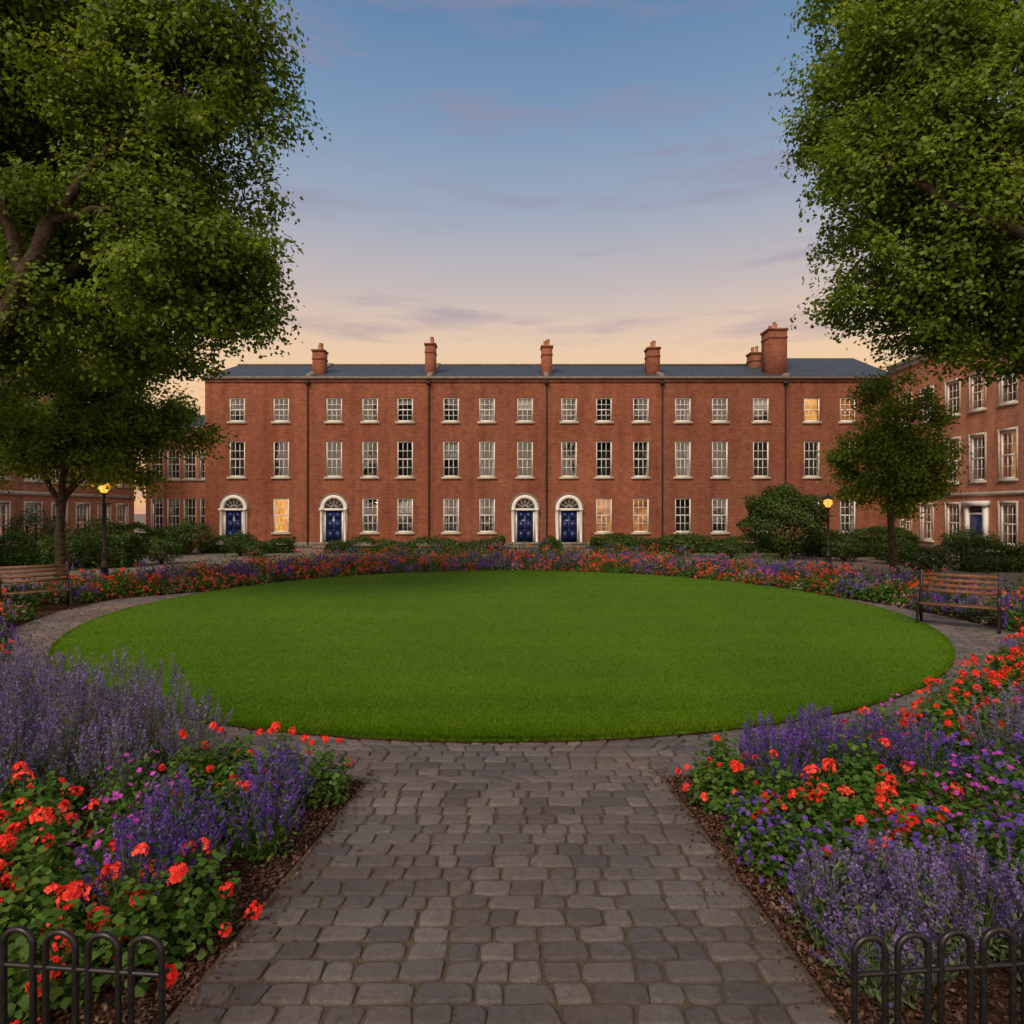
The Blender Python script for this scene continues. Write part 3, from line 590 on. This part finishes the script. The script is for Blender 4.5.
def side(name,loc,rz,L,H,wins,doors_,mat='brick2'):
    root=empty(name,loc,rz); W=(Acc(),Acc(),Acc()); wa=Acc(); t_=Acc(); ops=[]
    for u in wins:
        for lv,(a,b) in enumerate(((.65,2.6),(3.75,6.0),(7.3,9.05))):
            if lv==0 and any(abs(u-d)<.8 for d in doors_): continue
            ops.append((u-.5,u+.5,a,b)); window(W,u,a,b,1.0,4,'room' if R.rand()<.85 else 'lit2')
            t_.box(u-.6,u-.501,-.04,-.001,a,b+.12,'stone'); t_.box(u+.501,u+.6,-.04,-.001,a,b+.12,'stone'); t_.box(u-.5,u+.5,-.04,-.001,b+.001,b+.12,'stone')
    facade(wa,0,L,0,H,ops,mat)
    wa.add([(0,0,0),(0,9,0),(0,9,H),(0,0,H)],[(0,1,2,3)],mat); wa.add([(L,0,0),(L,9,0),(L,9,H),(L,0,H)],[(0,1,2,3)],mat)
    t_.box(0,L,-.08,-.002,3.0,3.18,'stone'); t_.box(0,L,-.22,.3,H+.001,H+.2,'stone'); t_.box(0,L,-.12,-.003,H-.25,H-.01,'stone'); t_.box(0,L,-.05,-.004,.003,.4,'coping')
    for d in doors_:
        t_.box(d-.75,d-.5,-.16,-.001,.2,2.5,'white'); t_.box(d+.5,d+.75,-.16,-.001,.2,2.5,'white'); t_.box(d-.85,d+.85,-.26,-.001,2.501,2.75,'white')
        t_.box(d-.49,d+.49,-.04,.0,.2,2.05,'blue'); t_.box(d-.49,d+.49,-.05,.0,2.06,2.16,'white'); t_.box(d-.49,d+.49,-.03,.0,2.17,2.49,'room'); t_.box(d-.8,d+.8,-.7,-.001,.003,.19,'coping')
    rf=Acc(); rf.add([(0,.2,H+.2),(L,.2,H+.2),(L,4.5,H+1.9),(0,4.5,H+1.9)],[(0,1,2,3)],'slate'); rf.add([(0,4.5,H+1.9),(L,4.5,H+1.9),(L,9,H+.1),(0,9,H+.1)],[(0,1,2,3)],'slate')
    for a,nme in ((wa,'walls'),(t_,'trim'),(rf,'roof'),(W[0],'window_frames'),(W[1],'window_glass'),(W[2],'room_interiors')): a.obj(nme,root)
side('brick_side_terrace',(23.2,D-.02,0),-math.pi/2,24,10.9,[1.6,3.5,5.6,7.4,9.35,11.3,13.3,15.3,17.3,19.3,21.3],[7.4,17.3])
side('brick_side_terrace',(-23.2,15,0),math.pi/2,24.3,10.4,[2,4,6,8,10,12,14,16,17.8,19.6,21.4,23.1],[10])
root=empty('brick_link_house',(-23.2,D+1.6,0)); W=(Acc(),Acc(),Acc()); wa=Acc(); rf=Acc(); ops=[]
for u in (.5,1.55,2.6,3.65):
    for a,b in ((.8,3.1),(4.3,6.2)): ops.append((u-.42,u+.42,a,b)); window(W,u,a,b,.84,4,'room')
facade(wa,-.2,4.5,0,7.6,ops,'brick2'); rf.add([(-.2,-.1,7.6),(4.5,-.1,7.6),(4.5,4,9),(-.2,4,9)],[(0,1,2,3)],'slate')
for a,nme in ((wa,'walls'),(rf,'roof'),(W[0],'window_frames'),(W[1],'window_glass'),(W[2],'room_interiors')): a.obj(nme,root)
# ------------------------------------------------------------------ benches
def bench(loc,rz):
    root=empty('park_bench',loc,rz); w=Acc(); ir=Acc(); L=.60
    for i in range(5): w.box(-L,L,-.32+.11*i,-.24+.11*i,.41-.006*i,.44-.006*i,'wood')
    for i in range(4):
        z=.60+.10*i; y=.255+.04*i; 
        V=[(-L,y,z),(L,y,z),(L,y+.022,z+.065),(-L,y+.022,z+.065),(-L,y+.03,z),(L,y+.03,z),(L,y+.052,z+.065),(-L,y+.052,z+.065)]
        w.add(V,[(0,1,2,3),(5,4,7,6),(3,2,6,7),(0,4,5,1),(0,3,7,4),(1,5,6,2)],'wood')
    for s in (-1,1):
        x=s*(L+.02)
        tube(ir,[(x,-.34,0),(x,-.32,.2),(x,-.31,.41),(x,-.33,.60),(x,-.26,.66),(x,.1,.65),(x,.31,.67)],.026,'iron',8,side=(1,0,0))
        tube(ir,[(x,.36,0),(x,.29,.2),(x,.26,.41),(x,.30,.62),(x,.44,1.02)],.027,'iron',8,side=(1,0,0))
        tube(ir,[(x,-.31,.395),(x,.26,.395)],.024,'iron',6); tube(ir,[(x,-.32,.15),(x,0,.26),(x,.32,.15)],.017,'iron',6)
        tube(ir,[(x,-.40,.012),(x,-.28,.012)],.022,'iron',6); tube(ir,[(x,.30,.012),(x,.42,.012)],.022,'iron',6)
    tube(ir,[(-L,0,.26),(L,0,.26)],.016,'iron',6)
    w.obj('wooden_slats',root); ir.obj('iron_frame',root,True)
bench((-10.5,14.1,.035),math.radians(40)); bench((8.4,12.05,.035),math.radians(-38))
# ------------------------------------------------------------------ lamps
def lamp(loc,h):
    root=empty('street_lamp',loc); a=Acc(); b=Acc(); z=h-.55
    lathe(a,[(.17,0),(.17,.12),(.13,.16),(.11,.5),(.13,.54),(.08,.62),(.065,.9),(.075,.95),(.055,1.0),(.045,z-.35),(.065,z-.3),(.04,z-.25),(.035,z-.05),(.10,z),(.0,z)],'iron',k=14)
    tube(a,[(-.22,0,z-.3),(.22,0,z-.3)],.018,'iron',6)
    for i in range(6):
        an=math.pi/3*i; c,s_=math.cos(an),math.sin(an); tube(a,[(.10*c,.10*s_,z),(.20*c,.20*s_,z+.36)],.008,'iron',4)
        an2=an+math.pi/3; tube(a,[(.20*c,.20*s_,z+.36),(.20*math.cos(an2),.20*math.sin(an2),z+.36)],.012,'iron',4)
    lathe(a,[(.23,z+.365),(.20,z+.385),(.09,z+.45),(.05,z+.47),(.04,z+.50),(.015,z+.54),(0,z+.58)],'iron',k=6)
    lathe(b,[(0,z+.02),(.09,z+.05),(.165,z+.18),(.15,z+.29),(.0,z+.355)],'bulb',k=12)
    a.obj('post_and_lantern',root,False); b.obj('flame_globe',root,True)
    l=bpy.data.lights.new('lamp_light','POINT'); l.energy=1700; l.color=(1,.36,.07); l.shadow_soft_size=.17
    o=bpy.data.objects.new('lamp_light',l); scene.collection.objects.link(o); o.parent=root; o.location=(0,-.0,z+.2)
lamp((-12.3,19.3,0),3.3); lamp((12.0,24.3,0),2.9)
# ------------------------------------------------------------------ hoop fences
def fence(x0,y0,dx,dy,nh):
    a=Acc(); s=.176; w=.062; zt=.575; r=.0125; d=np.array([dx,dy]); d/=np.linalg.norm(d)
    def P(u,z): return (x0+d[0]*u,y0+d[1]*u,z)
    for i in range(nh):
        c=w+i*s; pts=[P(c-w,0.0),P(c-w,.2),P(c-w,.35),P(c-w,zt-w-.02)]
        for q in np.linspace(math.pi,0,13): pts.append(P(c+w*math.cos(q),zt-w+w*math.sin(q)))
        pts+=[P(c+w,zt-w-.02),P(c+w,.35),P(c+w,.2),P(c+w,0)]
        tube(a,pts,r,'iron',8,side=(-d[1],d[0],0))
    for z in (.435,.10): tube(a,[P(-.0,z),P(.5,z),P(w*2+(nh-1)*s,z)],.010,'iron',8)
    a.obj('hoop_top_fence',smooth=True)
fence(-1.335,2.44,-1,.09,12); fence(1.305,2.44,1,.09,12)
# ------------------------------------------------------------------ world
w=bpy.data.worlds.new('World'); scene.world=w; w.use_nodes=True; nt=w.node_tree; nt.nodes.clear()
out=N(nt,'ShaderNodeOutputWorld'); bg=N(nt,'ShaderNodeBackground'); tc=N(nt,'ShaderNodeTexCoord'); sp=N(nt,'ShaderNodeSeparateXYZ')
nt.links.new(tc.outputs['Generated'],sp.inputs[0])
def lin(c): return tuple(((v/255)/12.92 if v/255<.04045 else ((v/255+.055)/1.055)**2.4) for v in c)+(1,)
cr=N(nt,'ShaderNodeValToRGB'); el=cr.color_ramp.elements
st=[(0.0,(240,178,120)),(.20,(242,202,154)),(.25,(230,198,168)),(.32,(198,184,180)),(.42,(158,168,186)),(.52,(124,151,182)),(.63,(94,129,168)),(1.0,(50,84,132))]
el[0].position=st[0][0]; el[0].color=lin(st[0][1]); el[1].position=1; el[1].color=lin(st[-1][1])
for p,c in st[1:-1]: e=el.new(p); e.color=lin(c)
nt.links.new(sp.outputs[2],cr.inputs[0])
mp=N(nt,'ShaderNodeMapping'); mp.inputs['Scale'].default_value=(1.7,1.7,12); mp.inputs['Location'].default_value=(1.3,0,.85); nt.links.new(tc.outputs['Generated'],mp.inputs[0])
cf=noise(nt,1.5,8,mp.outputs[0],.6); cf=ramp(nt,cf,.52,.68)
c1=mixc(nt,cf,cr.outputs[0],lin((150,138,158))[:3]); cm=mixc(nt,.6,cr.outputs[0],c1)
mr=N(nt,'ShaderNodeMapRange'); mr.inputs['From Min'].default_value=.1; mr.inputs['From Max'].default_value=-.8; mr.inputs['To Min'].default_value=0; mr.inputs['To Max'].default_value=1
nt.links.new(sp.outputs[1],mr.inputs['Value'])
c3=mixc(nt,mr.outputs[0],cm,(1.4,1.0,.72))  # unseen sky behind the camera made brighter and warmer, added to light the facade
sky=N(nt,'ShaderNodeTexSky'); sky.sky_type='NISHITA'; sky.sun_disc=False; sky.sun_elevation=math.radians(38); sky.sun_rotation=math.radians(205)
sc=mixc(nt,1.0,sky.outputs[0],(.006,.006,.006),'MULTIPLY'); c4=mixc(nt,1.0,c3,sc,'ADD')
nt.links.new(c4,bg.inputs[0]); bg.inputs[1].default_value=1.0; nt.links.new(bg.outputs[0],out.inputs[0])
sl=bpy.data.lights.new('sun','SUN'); sl.energy=2.6; sl.angle=math.radians(22); sl.color=(1,.85,.64)
so=bpy.data.objects.new('sun',sl); scene.collection.objects.link(so); so.rotation_euler=Vector((.36,.70,-.72)).to_track_quat('-Z','Y').to_euler()
# ------------------------------------------------------------------ camera
cam=bpy.data.cameras.new('camera'); cam.lens=22.5; cam.sensor_width=36; cam.clip_end=2000; cam.clip_start=.05
co=bpy.data.objects.new('camera',cam); scene.collection.objects.link(co); co.location=(0,0,2.2); co.rotation_euler=(math.pi/2,0,0); scene.camera=co
scene.view_settings.view_transform='Standard'; scene.view_settings.look='None'; scene.view_settings.exposure=0
